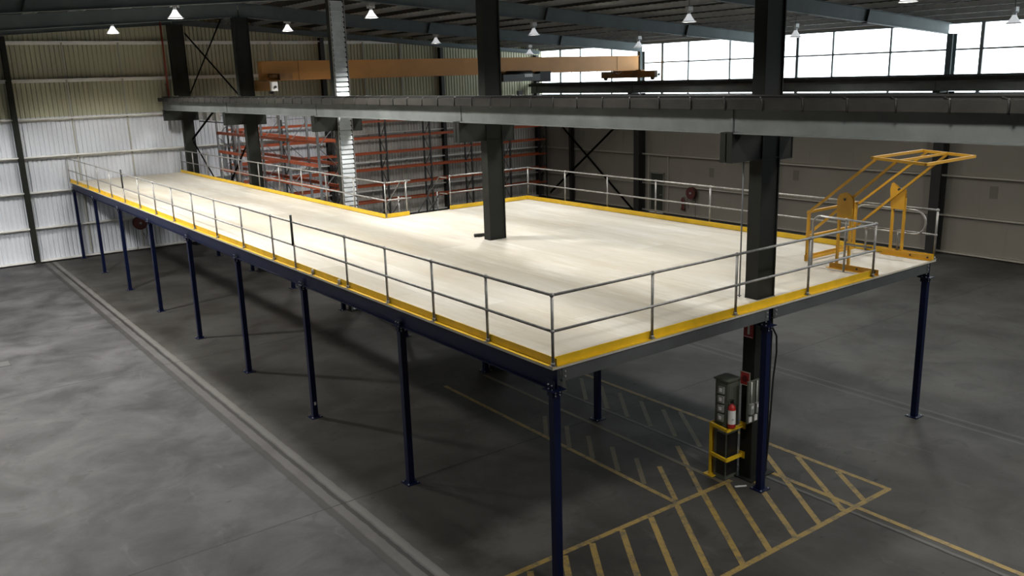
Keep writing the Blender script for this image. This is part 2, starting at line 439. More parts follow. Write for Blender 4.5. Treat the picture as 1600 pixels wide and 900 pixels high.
# purlins
x = RIDGE + 0.9
xs = []
while x < XR - .3: xs.append(x); x += 1.62
xs2 = [2 * RIDGE - v for v in xs if 2 * RIDGE - v > XL + .3]
for x in xs + xs2:
    z = rz(x)
    trim(MB().box(x - .012, x, YF, YB - .05, z, z + .2).box(x - .075, x, YF, YB - .05, z, z + .012).box(x - .075, x - .06, YF, YB - .05, z, z + .03), PURLIN)

# door in the right wall, seen dark with pale jambs running up to the girt
d = struct(MB().box(XR - .045, XR - .005, 24.92, 25.84, 0.02, 2.22).build('door_1', DOORM))
MB().box(XR - .09, XR - .002, 24.84, 24.90, 0, 2.30).box(XR - .09, XR - .002, 25.86, 25.92, 0, 2.30).box(XR - .09, XR - .002, 24.84, 25.92, 2.24, 2.31).build('door_frame', mat('door_frame_paint', (0.20, 0.19, 0.16), .6), d)
MB().box(XR - .16, XR - .002, 24.86, 25.90, 0.0, 0.03).build('threshold', WHP, d)
MB().tube([(XR - .10, 25.02, 1.05), (XR - .10, 25.14, 1.05)], .015).box(XR - .10, XR - .04, 25.01, 25.03, 1.03, 1.07).build('door_handle', GALV, d)
for yy in (26.05, 24.55): trim(MB().box(XR - .08, XR - .0, yy - .04, yy + .04, 0.0, 3.34), mat('jamb_post_%d' % int(yy * 10), (0.34, 0.315, 0.27), 0.6))

# ---------------------------------------------------------------- roof rafters (one each side of the ridge per frame)
RY = [0.45, 9.2, 17.9, 26.6, 35.85]
wheres = {0: 'nearest frame in view', 1: 'second frame from the right', 2: 'third frame, ending above the middle windows', 3: 'fourth frame, ending above the crane', 4: 'against the end wall'}
for i, y in enumerate(RY):
    for side in (1, -1):
        xe = XR - .1 if side == 1 else XL + .05
        dp = 0.48 if i < 4 else 0.26
        t = thing('roof_rafter', 'steel roof rafter %s, %s' % ('sloping to the window wall' if side == 1 else 'sloping to the left', wheres[i]), 'rafter', (RIDGE, y, rz(RIDGE)), 'roof rafters')
        xm = RIDGE + side * 17.0
        def P(x, dz): return (x - RIDGE, 0, rz(x) + dz - rz(RIDGE))
        m = MB()
        def plate(x0, x1, w, lo0, hi0, lo1, hi1):
            a = [P(x0, lo0), P(x1, lo1), P(x1, hi1), P(x0, hi0)]
            m.quadbox([(p[0], -w, p[2]) for p in (a[0], a[1])] + [(p[0], w, p[2]) for p in (a[1], a[0])] + [(p[0], -w, p[2]) for p in (a[3], a[2])] + [(p[0], w, p[2]) for p in (a[2], a[3])])
        x0 = RIDGE + side * .02
        dm = dp + (0.08 if i < 4 else 0)
        plate(x0, xe, .10, -.02, 0, -.02, 0)
        plate(x0, xm, .10, -dm, -dm + .02, -dp, -dp + .02); plate(xm, xe, .10, -dp, -dp + .02, -dp + .04, -dp + .06)
        plate(x0, xm, .012, -dm + .02, -.02, -dp + .02, -.02); plate(xm, xe, .012, -dp + .02, -.02, -dp + .06, -.02)
        m.build('beam_body', RAFTER, t)
        if i < 4:
            for xx in (RIDGE + side * 9.0, xm):
                MB().quadbox([(xx - RIDGE - .012 - .10, -.11, rz(xx) - rz(RIDGE) - dp - .02), (xx - RIDGE + .012 - .10, -.11, rz(xx) - rz(RIDGE) - dp - .02), (xx - RIDGE + .012 - .10, .11, rz(xx) - rz(RIDGE) - dp - .02), (xx - RIDGE - .012 - .10, .11, rz(xx) - rz(RIDGE) - dp - .02),
                              (xx - RIDGE - .012 + .06, -.11, rz(xx) - rz(RIDGE)), (xx - RIDGE + .012 + .06, -.11, rz(xx) - rz(RIDGE)), (xx - RIDGE + .012 + .06, .11, rz(xx) - rz(RIDGE)), (xx - RIDGE - .012 + .06, .11, rz(xx) - rz(RIDGE))]).build('splice_plate', DARKST, t)

# ---------------------------------------------------------------- columns of the central row
clab = ['charcoal steel building column standing at the near edge of the deck beside the yellow gate',
        'charcoal steel building column coming up through the middle of the deck',
        'building column clad with ribbed galvanised sheet, behind the inner corner of the deck',
        'charcoal steel building column behind the narrow deck, in front of orange racks',
        'charcoal steel building column nearest the end wall at the far tip of the deck']
columns = []
for i, y in enumerate(ROWY):
    t = thing('steel_column', clab[i], 'column', (5.55, y, 0))
    top = rz(5.55) - 0.56 - 0.01 if i < 4 else rz(5.55) - .3
    m = MB().isec((0, 0, 0.02), (0, 0, top), (1, 0, 0), 0.52, 0.28, 0.028, 0.03)
    if i != 2: m.box(-.235, .235, -.115, .115, 0.02, top)
    m.build('shaft', COLUMN, t)
    MB().box(-.36, .36, -.24, .24, 0, .025).build('base_plate', COLUMN, t)
    if i >= 3: MB().box(-.47 if i == 4 else -.38, -.262, -.13, .13, 7.46, top).build('crane_stanchion', COLUMN, t)
    # corbel that carries both runway beams, with stiffeners
    b = MB().box(-1.08, -.262, -.115, .115, 6.30, 6.79).box(.262, .62, -.115, .115, 6.26, 6.79).box(-1.10, -.262, -.13, .13, 6.28, 6.30).box(-1.10, -.262, -.13, .13, 6.79, 6.81).box(-1.10, -1.08, -.13, .13, 6.30, 6.79).box(-1.10, -.262, -.012, .012, 6.30, 6.79)
    b.box(.262, .64, -.13, .13, 6.24, 6.26).box(.262, .64, -.13, .13, 6.79, 6.81).box(.62, .64, -.13, .13, 6.26, 6.79).box(.262, .64, -.012, .012, 6.26, 6.79)
    b.box(-.23, .23, -.135, -.02, 6.28, 6.30)
    b.build('corbel', COLUMN, t)
    if i == 2:
        c = MB(); z = 0.05
        n = len(c.v); pr = []
        while z < top - .05:
            pr += [(z, -.015), (z + .115, .012), (z + .12, .07), (z + .155, .07)]; z += .16
        for lo, hi in ((0.03, top),):
            q = [p for p in pr if lo <= p[0] <= hi]
            n = len(c.v)
            for zz, dd in q: c.v.append((-.225, -.155 + dd, zz)); c.v.append((.225, -.155 + dd, zz))
            for k in range(len(q) - 1):
                c.f.append((n + 2 * k, n + 2 * k + 1, n + 2 * k + 3, n + 2 * k + 2)); c.mi.append(0); c.smooth.append(False)
        c.build('ribbed_cladding', mat('bright_galvanised_sheet', (0.74, 0.79, 0.82), 0.3, 0.35, 0.12, 3), t)
        MB().box(-.275, -.25, -.17, -.13, 0.02, top).box(.245, .27, -.17, -.13, 0.02, top).build('edge_angle', GALV, t)
    columns.append(t)

# ---------------------------------------------------------------- runway beams
def runway(xc, label, clips, cap=True, y0=-14.0, mat_=RUNWAY, zb=6.785):
    t = thing('crane_runway_beam', label, 'beam', (xc, 0, zb))
    L0, L1 = y0, YB - .25
    m = MB().box(-.15, .15, L0, L1, 0.0, .022).box(-.008, .008, L0, L1, .022, .56).box(-.13, .13, L0, L1, .56, .58)
    m.build('beam_body', mat_, t)
    if cap:
        MB().box(-.205, .205, L0, L1, .582, .594).box(-.205, -.193, L0, L1, .42, .582).box(.193, .205, L0, L1, .42, .582).build('cap_channel', CHANNEL, t)
    MB().box(-.035, .035, L0, L1, .596, .604).box(-.012, .012, L0, L1, .604, .63).box(-.03, .03, L0, L1, .63, .655).build('crane_rail', DARKST, t)
    if clips:
        first = None; k = 0; y = L0 + 6.0
        while y < L1 - .3 and k < 60:
            if first is None:
                first = MB().tube([(-.21, 0, .40), (-.215, 0, .55), (-.20, .02, .60), (-.13, .10, .61), (-.06, .16, .615)], .017, 6).build('hook_bolt', DARKST, t)
                first.location = (0, y, 0)
            else:
                c = first.copy(); COL.objects.link(c); c.parent = t; c.location = (0, y, 0)
            y += .78; k += 1
    for y in ROWY:                                                   # web stiffeners at the supports
        if y < L1 - .1: MB().box(-.03, .03, y - .02, y + .02, .024, .556).build('stiffener', mat_, t)
    return t
runway(4.62, 'long grey steel crane runway beam crossing the whole picture in front of the columns', True)
runway(6.05, 'second crane runway beam right behind the column row, carrying the yellow crane', False, False, -14.0, COLUMN, 6.745)
runway(27.72, 'crane runway beam along the window wall carrying the far end of the crane', False, True, -14.0, RUNWAY)

# ---------------------------------------------------------------- columns along the right wall
wl = {0.45: 'dark steel wall column at the right edge of the right wall', 8.98: 'dark steel wall column behind the raised yellow gate', 17.72: 'dark steel wall column hidden partly behind the near building column', 26.55: 'dark steel wall column to the left of the door', 32.65: 'slim dark wall column between the two cross braces by the rack'}
for y, lb in wl.items():
    w = .30 if y < 32 else .17
    if y > 32:
        t = thing('wall_column', lb, 'column', (28.35, y, 0))
        MB().isec((0, 0, 0), (0, 0, 6.60), (1, 0, 0), .28, .2, .02, .02).build('shaft', DARKST, t)
    else:
        t = thing('wall_column', lb, 'column', (28.28, y, 0))
        MB().isec((0, 0, 0), (0, 0, 6.75), (1, 0, 0), .52, .42, .025, .03).build('shaft', DARKST, t)
        MB().box(-.81, -.262, -.15, .15, 6.72, 6.805).box(-.70, -.262, -.012, .012, 6.35, 6.72).build('corbel', DARKST, t)
        MB().isec((.10, 0, 6.76), (.10, 0, rz(28.4) - .43), (1, 0, 0), .36, .24, .02, .02).build('upper_shaft', RAFTER, t)
    MB().box(-.2, .2, -.2, .2, 0, .02).build('base_plate', DARKST, t)
# wind columns on the end wall
for x, lb in ((-1.9, 'tall dark wind column on the white end wall at the left of the picture'), (13.3, 'dark wind column on the end wall behind the middle of the racks'), (20.95, 'dark wind column on the end wall behind the right half of the long rack'), (28.2, 'dark corner column where the end wall meets the window wall')):
    t = thing('wind_column', lb, 'column', (x, YB - .12, 0))
    MB().isec((0, -.10, 0.0), (0, -.10, rz(x) - .30), (0, 1, 0), .30, .22, .016, .014).build('shaft', DARKST if x > 0 else COLUMN, t)
    MB().box(-.16, .16, -.29, .08, 0, .02).build('base_plate', DARKST, t)

# ---------------------------------------------------------------- cross bracing
def brace(label, pts, w=.09, m=DARKST):
    t = thing('cross_brace', label, 'brace', pts[0][0])
    o = Vector(pts[0][0])
    for k, (p, q) in enumerate(pts):
        off = Vector((0, 0, 0)) if k == 0 else Vector((.02, 0, 0))
        MB().bar(Vector(p) - o + off, Vector(q) - o + off, w, .012, (1, 0, 0)).bar(Vector(p) - o + off, Vector(q) - o + off, .012, w).build('brace_angle', m, t)
    return t
brace('upper cross brace between the two farthest building columns, above the runway beam', [((5.822, 35.25, 7.5), (5.822, 29.15, 11.0)), ((5.822, 28.3, 7.40), (5.822, 35.08, 10.4))], .10)
brace('lower cross brace between the two farthest building columns, below the runway beam', [((5.62, 35.05, 5.3), (5.62, 31.3, 6.75)), ((5.62, 27.0, .35), (5.62, 34.95, 5.2))], .12)
b2 = brace('dark diagonal brace running down behind the narrow deck toward the racks', [((5.72, 26.95, 5.9), (5.72, 35.0, .3))], .12)
brace('dark cross brace on the right wall between the corner rack and the door', [((28.08, 26.85, 0.05), (28.08, 34.6, 5.75)), ((28.08, 26.85, 5.9), (28.08, 34.55, .40))], .13)

# ---------------------------------------------------------------- mezzanine
W, W1, V1, L = 10.88, 5.22, 14.60, 36.0
E0 = -0.04
mz = thing('mezzanine_floor', 'L-shaped raised storage platform with pale boarded deck, navy posts and yellow kickboards', 'mezzanine', (0, 0, 0))
mb = MB()
def cells(mb, x0, x1, y0, y1, holes):
    xs = sorted({x0, x1, *[h[0] for h in holes], *[h[1] for h in holes]}); ys = sorted({y0, y1, *[h[2] for h in holes], *[h[3] for h in holes]})
    for i in range(len(xs) - 1):
        for j in range(len(ys) - 1):
            cx, cy = (xs[i] + xs[i + 1]) / 2, (ys[j] + ys[j + 1]) / 2
            if any(h[0] < cx < h[1] and h[2] < cy < h[3] for h in holes): continue
            mb.box(xs[i], xs[i + 1], ys[j], ys[j + 1], H - .035, H)
cells(mb, E0, W, E0, V1, [(5.27, 5.83, .415, .725), (5.27, 5.83, 9.025, 9.335)])
mb.box(E0, W1, V1, L, H - .035, H)
mb.build('deck', DECK, mz)
# primary beams
PX = (0.07, 5.13, 10.72)
for x, y1 in ((PX[0], L - .05), (PX[1], L - .05), (PX[2], V1 - .05)):
    MB().isec((x, -.0, H - .21), (x, y1, H - .21), (0, 0, 1), .345, .12, .014, .012).build('primary_beam', BLUE, mz)
# edge joists
def joist(x0, x1, y, z1=H - .037, d=.215):
    m = MB().box(x0, x1, y - .004, y + .004, z1 - d, z1).box(x0, x1, y, y + .06, z1 - .006, z1).box(x0, x1, y, y + .06, z1 - d, z1 - d + .006)
    o = m.build('edge_joist', JOIST, mz)
    b = MB()
    for xx in (x0 + .05, x1 - .05):
        b.box(xx - .045, xx + .045, y - .010, y - .004, z1 - d, z1)
    b.build('end_cleat', JOIST, o)
    b = MB()
    for xx in (x0 + .05, x1 - .05):
        for zz in (z1 - .06, z1 - .14): b.tube([(xx, y - .026, zz), (xx, y - .008, zz)], .017, 6)
    b.build('bolt', BOLT, o)
joist(.15, 5.05, -.02); joist(5.21, 10.64, -.02)
MB().box(5.21, 10.64, V1 - .03, V1 - .02, H - .25, H - .037).build('edge_joist', JOIST, mz)
k = 0; y = 0.6
while y < V1 - .3 and k < 24:
    for xa, xb in ((.14, 5.06), (5.20, 10.65)):
        if not (xa > 5 and (.2 < y < .9 or 8.8 < y < 9.5)):
            MB().box(xa, xb, y - .003, y + .003, H - .24, H - .037).box(xa, xb, y, y + .05, H - .24, H - .234).build('deck_joist', JOIST, mz)
    y += .6; k += 1
# posts
PY = [0.07, 4.70, 9.27, 13.69, 18.05, 22.52, 26.95, 31.40, 35.76]
first = None
for xi, x in enumerate(PX):
    for j, y in enumerate(PY):
        if xi == 2 and y > 14.6: continue
        zt = H - .385
        if first is None:
            first = MB().box(-.062, .062, -.062, .062, .012, zt).build('support_post', BLUE, mz)
            MB().box(-.14, .14, -.14, .14, 0, .014).build('base_plate', BLUE, first)
            b = MB()
            for sx in (-1, 1):
                for sy in (-1, 1): b.tube([(sx * .105, sy * .105, .014), (sx * .105, sy * .105, .035)], .014, 6)
            b.build('anchor_bolt', BOLT, first)
            MB().box(-.13, .13, -.13, .13, zt, zt + .012).box(-.068, -.062, -.09, .09, zt - .10, zt + .16).box(-.09, .09, -.068, -.062, zt - .10, zt).build('head_bracket', BLUE, first)
            b = MB()
            for sy in (-1, 1):
                for zz in (.06, .13): b.tube([(-.068, sy * .045, zt + zz - .04), (-.088, sy * .045, zt + zz - .04)], .013, 6)
                b.tube([(sy * .045, -.068, zt - .03), (sy * .045, -.088, zt - .03)], .013, 6); b.tube([(sy * .045, -.068, zt - .075), (sy * .045, -.088, zt - .075)], .013, 6)
            b.build('head_bolt', BOLT, first)
            first.location = (x, y, 0)
        else:
            c = dup(first, mz); c.location = (x, y, 0)
        if xi == 0 and j == 2:
            MB().box(-.02, .03, -.064, -.0625, .32, .40).build('tag', WHP, first if first.location.y == y else c)
# kickboards: upright leg + foot flange
def kick(axis, a, b, c, inward, lip=True):
    m = MB()
    k0 = c + inward * .075; k1 = c + inward * .085
    f0, f1 = sorted((c, k1)); g0, g1 = sorted((k0, k1))
    if axis == 'y':
        m.box(g0, g1, a, b, H + .001, H + .135)
        if lip: m.box(f0, f1, a, b, H + .001, H + .010)
    else:
        m.box(a, b, g0, g1, H + .001, H + .135)
        if lip: m.box(a, b, f0, f1, H + .001, H + .010)
    m.build('kickboard', YEL, mz)
kick('y', E0, L - .02, E0, 1)
kick('x', E0 + .09, 8.50, E0, 1)
kick('y', -0.02, V1, W, -1)
kick('x', 7.55, W - .09, V1, -1)
kick('x', W1 + .0, 6.02, V1, -1)
kick('y', V1 - .08, L - .02, W1, -1)

# ---------------------------------------------------------------- guard rails
RH = 1.10; TUBE = .0235
def rail_run(label, pts, posts, z0=H, top_ext=None, dark=(), stubs=(), skipbase=()):
    """pts: polyline (x,y) the rails follow; posts: list of (x,y)"""
    o = Vector((pts[0][0], pts[0][1], z0)); t = thing('guard_rail', label, 'railing', o)
    def R(p, z): return (p[0] - o.x, p[1] - o.y, z)
    for nm, z in (('top_rail', RH), ('mid_rail', RH * .5)):
        m = MB()
        for a, b in zip(pts[:-1], pts[1:]): m.tube([R(a, z), R(b, z)], TUBE, 8)
        m.build(nm, GALV, t)
    proto = None
    for p in posts:
        if proto is None:
            m = MB().tube([(0, 0, .01), (0, 0, RH)], TUBE, 8).ball((0, 0, RH), .038).ball((0, 0, RH * .5), .036).box(-.05, .05, -.04, .04, .010, .022).tube([(0, 0, .02), (0, 0, .07)], .033, 8)
            proto = m.build('rail_post', GALV, t); proto.location = R(p, 0)
        else:
            c = proto.copy(); COL.objects.link(c); c.parent = t; c.location = R(p, 0)
    for p in dark:
        MB().tube([(p[0] - o.x, p[1] - o.y, .02), (p[0] - o.x, p[1] - o.y, RH * .5)], TUBE, 8).ball((p[0] - o.x, p[1] - o.y, RH * .5), .036).box(p[0] - o.x - .05, p[0] - o.x + .05, p[1] - o.y - .04, p[1] - o.y + .04, .010, .022).build('rail_post', GALV, t)
        MB().tube([(p[0] - o.x - .02, p[1] - o.y, RH * .5), (p[0] - o.x - .02, p[1] - o.y, RH + .16)], .03, 8).build('dark_sleeve', DARKST, t)
    for p in stubs:
        MB().tube([(p[0] - o.x, p[1] - o.y, .01), (p[0] - o.x, p[1] - o.y, .13)], .03, 8).box(p[0] - o.x - .05, p[0] - o.x + .05, p[1] - o.y - .04, p[1] - o.y + .04, .010, .022).build('post_socket', GALV, t)
    return t
rx = 0.0
rail_run('long galvanised guard rail along the left edge of the deck, facing the pale open floor', [(rx, 0), (rx, 35.95)],
         [(rx, v) for v in (0, 1.67, 3.33, 5.02, 6.74, 10.76, 12.85, 14.95, 17.02, 19.12, 21.2, 23.27, 27.56, 29.8, 31.98, 34.2, 35.95)], dark=[(rx, 9.44), (rx, 25.45)], stubs=[(rx, 7.15), (rx, 8.5)])
rail_run('guard rail across the near end of the deck, from front corner to yellow gate', [(0.045, 0), (8.44, 0)], [(2.07, 0), (4.14, 0), (6.24, 0), (8.44, 0)])
rail_run('galvanised guard rail along the back edge of the wide deck, facing the window wall', [(W - .03, 0), (W - .03, V1 - .04)], [(W - .03, v) for v in (0, 2.1, 4.25, 6.36, 8.42, 10.5, 12.55, V1 - .04)])
rail_run('short guard rail between the stair opening and the far back corner', [(7.60, V1 - .04), (W - .08, V1 - .04)], [(7.60, V1 - .04), (9.2, V1 - .04)])
rail_run('short guard rail at the inner corner, left of the stair opening', [(W1 + .045, V1 - .04), (6.12, V1 - .04)], [(5.95, V1 - .04)])
rail_run('guard rail along the inner edge of the narrow deck, in front of the racks', [(W1 - .02, V1 - .04), (W1 - .02, 35.95)],
         [(W1 - .02, v) for v in (V1 - .04, 16.7, 18.85, 20.95, 23.1, 25.25, 27.5, 29.65, 31.8, 33.95, 35.95)])

# side hoops at the gate opening
t = thing('side_hoop_rail', 'curved grey hoop rail at the left side of the yellow gate', 'railing', (8.44, 0.06, H))
MB().tube([(0, 0, 1.10), (0, 1.20, 1.12)] + arc((0, 1.20, .94), .18, math.pi / 2, 0, 6, (0, 1, 0), (0, 0, 1)) + [(0, 1.38, .01)], TUBE, 8).build('hoop', GALV, t)
MB().tube([(0, .60, .01), (0, .60, 1.11)], TUBE, 8).ball((0, .60, 1.11), .036).build('rail_post', GALV, t)
MB().tube([(0, 0, .60), (0, .60, .60)], TUBE, 8).build('mid_rail', GALV, t)
t = thing('side_hoop_rail', 'closed grey hoop rail with round ends along the right side of the yellow gate', 'railing', (W - .11, 0.2, H))
hp = arc((0, .27, .79), .27, -math.pi / 2, -3 * math.pi / 2, 10, (0, 1, 0), (0, 0, 1)) + arc((0, 1.45, .79), .27, math.pi / 2, -math.pi / 2, 10, (0, 1, 0), (0, 0, 1))
MB().tube(hp, TUBE, 8, closed=True).build('hoop', GALV, t)
MB().tube([(.0, .62, .79 - .27), (.0, .62, .01)], TUBE, 8).build('rail_post', GALV, t)
MB().tube([(.0, 1.40, .79 - .27), (.0, 1.40, .01)], TUBE, 8).build('rail_post', GALV, t)

# ---------------------------------------------------------------- yellow up-and-over pallet gate
t = thing('pallet_gate', 'yellow up-and-over pallet safety gate, its front frame raised, at the deck opening', 'gate', (8.60, 0, H))
def G(x, y, z): return (x - 8.60, y, z - H)
for xs_, nm in ((8.60, 'side_stand'), (10.68, 'side_stand')):
    m = MB().box(xs_ - 8.60 - .006, xs_ - 8.60 + .006, -.03, 1.10, 0.002, .125).box(xs_ - 8.60 - .05, xs_ - 8.60 + .05, -.03, 1.16, 0.002, .012)
    for yy in (.68, .95): m.bar(G(xs_ + .03, yy, H + .01), G(xs_ + .03, yy, H + 1.32), .05, .05)
    o = m.build(nm, YELG, t)
    xx = xs_ - 8.60 + .03
    pol = [(.64, 1.06), (.99, 1.06), (1.0, 1.50), (.95, 1.60), (.84, 1.64), (.73, 1.60), (.64, 1.50)] if xs_ < 9 else [(.66, 1.06), (.99, 1.06), (1.03, 1.50), (1.0, 1.64), (.90, 1.58), (.80, 1.50), (.68, 1.50)]
    m = MB().prism(pol, xx - .036, xx - .028, 'x')
    m.prism(pol, xx + .028, xx + .036, 'x')
    m.build('pivot_plate', YELG, o)
    MB().tube([(xx - .055, .82, 1.50), (xx + .055, .82, 1.50)], .028, 10).build('pivot_bolt', BLK, o)
    for yy in (.05, .45): MB().tube([(xx - .03 - .02, yy, .07), (xx - .03 + .02, yy, .07)], .022, 8).build('fixing_bolt', BLK, o)
def frame(nm, A, B, C_, D, mids):
    """A,B back corners; D,C front corners"""
    m = MB()
    for p, q in ((A, B), (B, C_), (C_, D), (D, A)): m.bar(p, q, .055, .055)
    for p, q in mids: m.bar(p, q, .045, .045)
    for p in (A, B, C_, D): m.quadbox([(p[0] - .0275, p[1] - .0275, p[2] - .0275), (p[0] + .0275, p[1] - .0275, p[2] - .0275), (p[0] + .0275, p[1] + .0275, p[2] - .0275), (p[0] - .0275, p[1] + .0275, p[2] - .0275), (p[0] - .0275, p[1] - .0275, p[2] + .0275), (p[0] + .0275, p[1] - .0275, p[2] + .0275), (p[0] + .0275, p[1] + .0275, p[2] + .0275), (p[0] - .0275, p[1] + .0275, p[2] + .0275)])
    return m.build(nm, YELG, t)
A, B, C_, D = G(8.70, .33, 6.05), G(10.66, .36, 6.05), G(10.66, -.75, 5.985), G(8.70, -.80, 5.985)
mid0, mid1 = G(8.70, -.20, 6.015), G(10.66, -.17, 6.015)
frame('raised_gate_frame', A, B, C_, D, [(mid0, mid1)])
A, B, C_, D = G(8.76, 1.78, 4.79), G(10.57, 1.78, 4.79), G(10.57, 1.78, 3.74), G(8.76, 1.78, 3.74)
o = frame('lowered_gate_frame', A, B, C_, D, [(G(8.76, 1.78, 4.25), G(10.57, 1.78, 4.25))])
MB().box(8.70 - 8.60, 8.82 - 8.60, 1.76, 1.80, .02, .16).box(8.76 - 8.60, 10.57 - 8.60, 1.805, 1.815, .03, .15).build('toe_plate', YELG, o)
for x in (8.68, 10.66):
    for (y0, z0), (y1, z1) in (((.25, 6.02), (1.76, 4.77)), ((-.18, 5.99), (1.76, 4.27))):
        MB().bar(G(x, y0, z0), G(x, y1, z1), .05, .045, (1, 0, 0)).build('link_arm', YELG, t)

# ---------------------------------------------------------------- staircase down from the inner edge
t = thing('staircase', 'dark steel staircase going down from the deck opening with grey handrails', 'staircase', (6.02, V1 + .01, 0))
N = 18; rise = (H - .02) / N; go = .25; run = N * go
for x in (0.03, 1.50):
    MB().quadbox([(x - .02, 0, H - .32), (x + .02, 0, H - .32), (x + .02, run, 0.0), (x - .02, run, 0.0), (x - .02, 0, H - .02), (x + .02, 0, H - .02), (x + .02, run + .18, 0.16), (x - .02, run + .18, .16)]).build('stringer', DARKST, t)
tr = None
for k_ in range(1, N):
    if tr is None:
        tr = MB().box(.05, 1.48, 0, .26, -.03, 0).build('tread', JOIST, t); tr.location = (0, (k_ - 1) * go + .02, H - k_ * rise)
    else:
        c = tr.copy(); COL.objects.link(c); c.parent = t; c.location = (0, (k_ - 1) * go + .02, H - k_ * rise)
for x in (0.03, 1.50):
    for nm, dz in (('handrail', 1.05), ('handrail_lower', .52)):
        MB().tube([(x, .02, H + dz), (x, .45, H + dz - .02)] + [(x, run, dz + .08)], TUBE, 8).build(nm, GALV, t)
    for f in (.14, .5, .95):
        z = H - .10 - f * (H - .05)
        MB().tube([(x, f * run, z), (x, f * run, H + 1.05 - f * (H - .05) * 1.02)], TUBE, 8).build('rail_post', GALV, t)

# ---------------------------------------------------------------- overhead crane
t = thing('overhead_crane', 'ochre overhead travelling crane spanning the bay below the roof', 'crane', (6.05, 26.0, 7.475))
cx0, cx1 = .0, 21.62
MB().box(cx0, cx1, .05, .48, .55, 1.30).box(cx0, cx1, -.03, .56, 1.30, 1.32).box(cx0 + .3, cx1 - .3, -.03, .56, .53, .55).build('bridge_girder', CRANE, t)
for x in (cx0 + 1.6, 11.0, 20.0): MB().box(x - .01, x + .01, .035, .05, .55, 1.30).build('web_seam', CRANED, t)
def end_truck(x, y0, y1, m_):
    o = MB().box(x - .14, x + .14, y0, y1, .13, .50).box(x - .16, x + .16, y0 + 1.0, y1 - 1.0, .50, .56).build('end_truck', m_, t)
    for yy in (y0 + .25, y1 - .25):
        MB().tube([(x - .06, yy, .125), (x + .06, yy, .125)], .12, 16).build('wheel', DARKST, o)
    MB().box(x - .12, x + .12, y0 - .20, y0 - .005, .12, .48).build('buffer_box', CRANED if m_ is CRANE else WHP, o)
    MB().tube([(x, y0 - .28, .28), (x, y0 - .2, .28)], .05, 10).build('buffer', BLK, o)
    return o
end_truck(0.0, -1.0, 1.9, CRANED)
end_truck(21.67, -1.25, 3.0, CRANED)
m = MB().box(.55, 1.1, -.45, -.05, .55, .80).tube([(.5, -.25, .72), (.15, -.25, .72)], .10, 12)
m.build('travel_motor', CRANED, t)
h = MB().box(11.9, 14.2, -.50, .02, .16, .50).box(12.2, 13.6, .02, .50, .28, .53).tube([(12.3, -.25, .48), (13.8, -.25, .48)], .19, 14).build('hoist_trolley', BLK, t)
MB().box(14.25, 14.95, -.42, -.02, .10, .62).build('hoist_motor', DARKST, h)
MB().box(13.2, 13.7, -.515, -.502, .36, .50).build('rating_plate', WHP, h)
MB().tube([(13.0, -.25, .3), (13.0, -.25, -.30)], .012, 6).tube([(13.12, -.25, .3), (13.12, -.25, -.30)], .012, 6).box(12.93, 13.19, -.33, -.17, -.52, -.30).build('hook_block', BLK, h)
m = MB()
for k_ in range(8):
    x = 15.4 + k_ * .6
    m.tube([(x, -.10, .53), (x + .15, -.10, .40), (x + .3, -.10, .36), (x + .45, -.10, .40), (x + .6, -.10, .53)], .012, 5)
m.build('festoon_cable', RUBBER, t)

# ---------------------------------------------------------------- high bay lamps
LENS_ON = emis('glowing_lamp_reflector', (1.0, 0.98, 0.94), 1.6)
LENS_DIM = emis('weak_lamp_reflector', (0.95, 0.97, 1.0), 0.5)
LAMPB = mat('lamp_cast_aluminium', (0.6, 0.6, 0.6), 0.4, 0.3)
ld = {}
def spot(w):
    if w not in ld:
        l = bpy.data.lights.new('high_bay_light', 'SPOT'); l.energy = w; l.color = LAMP_COLOR
        l.spot_size = math.radians(142); l.spot_blend = 0.35; l.shadow_soft_size = 0.36
        ld[w] = l
    return ld[w]
lproto = {}
def lamp(x, y, label, w, group='high bay lamps', on=True, z=None):
    z = z if z is not None else rz(x) - .72
    t = thing('high_bay_lamp', label, 'lamp', (x, y, z), group)
    if on not in lproto:
        hang = .55
        r = MB().lathe((0, 0, 0), [(.045, .27), (.07, .24), (.11, .16), (.195, .045), (.25, .0), (.24, .0), (.185, .04), (.10, .15), (.055, .22), (.0005, .23)], 22).build('reflector', LENS_ON if on else LENS_DIM, t)
        rim = MB().lathe((0, 0, 0), [(.245, -.012), (.262, -.012), (.262, .01), (.245, .01), (.245, -.012)], 22).build('rim', LAMPB, t)
        hd = MB().tube([(0, 0, .26), (0, 0, .36)], .06, 12).box(-.11, .11, -.08, .08, .38, .52).box(-.15, -.13, -.05, .05, .33, .50).box(.13, .15, -.05, .05, .33, .50).tube([(-.09, 0, .34), (-.12, 0, .40), (-.09, 0, .46)], .012, 6).tube([(.09, 0, .34), (.12, 0, .40), (.09, 0, .46)], .012, 6).tube([(0, 0, .35), (0, 0, .43)], .03, 8)
        hd.build('ballast_housing', LAMPB, t)
        MB().tube([(0, 0, .52), (0, 0, .915)], .012, 6).build('hanger', DARKST, t)
        lproto[on] = t
    else:
        for ch in list(lproto[on].children):
            if ch.type != 'MESH': continue
            c = ch.copy(); COL.objects.link(c); c.parent = t
    lo = bpy.data.objects.new('high_bay_light', spot(w)); COL.objects.link(lo); lo.parent = t; lo.location = (0, 0, -.03)
    return t
LW = LAMP_W
lamp(1.40, 21.2, 'bright high bay lamp at the top left, nearer of the two leftmost lamps', LW)
lamp(1.35, 29.7, 'bright high bay lamp farthest left in the picture, in front of the end wall', LW)
lamp(8.43, 20.75, 'bright high bay lamp just right of the ribbed galvanised column top', LW)
lamp(8.53, 28.9, 'small high bay lamp just left of the ribbed galvanised column top', LW)
lamp(16.25, 28.8, 'small dim high bay lamp left of the middle column, above the ochre crane', LW * .28, on=False)
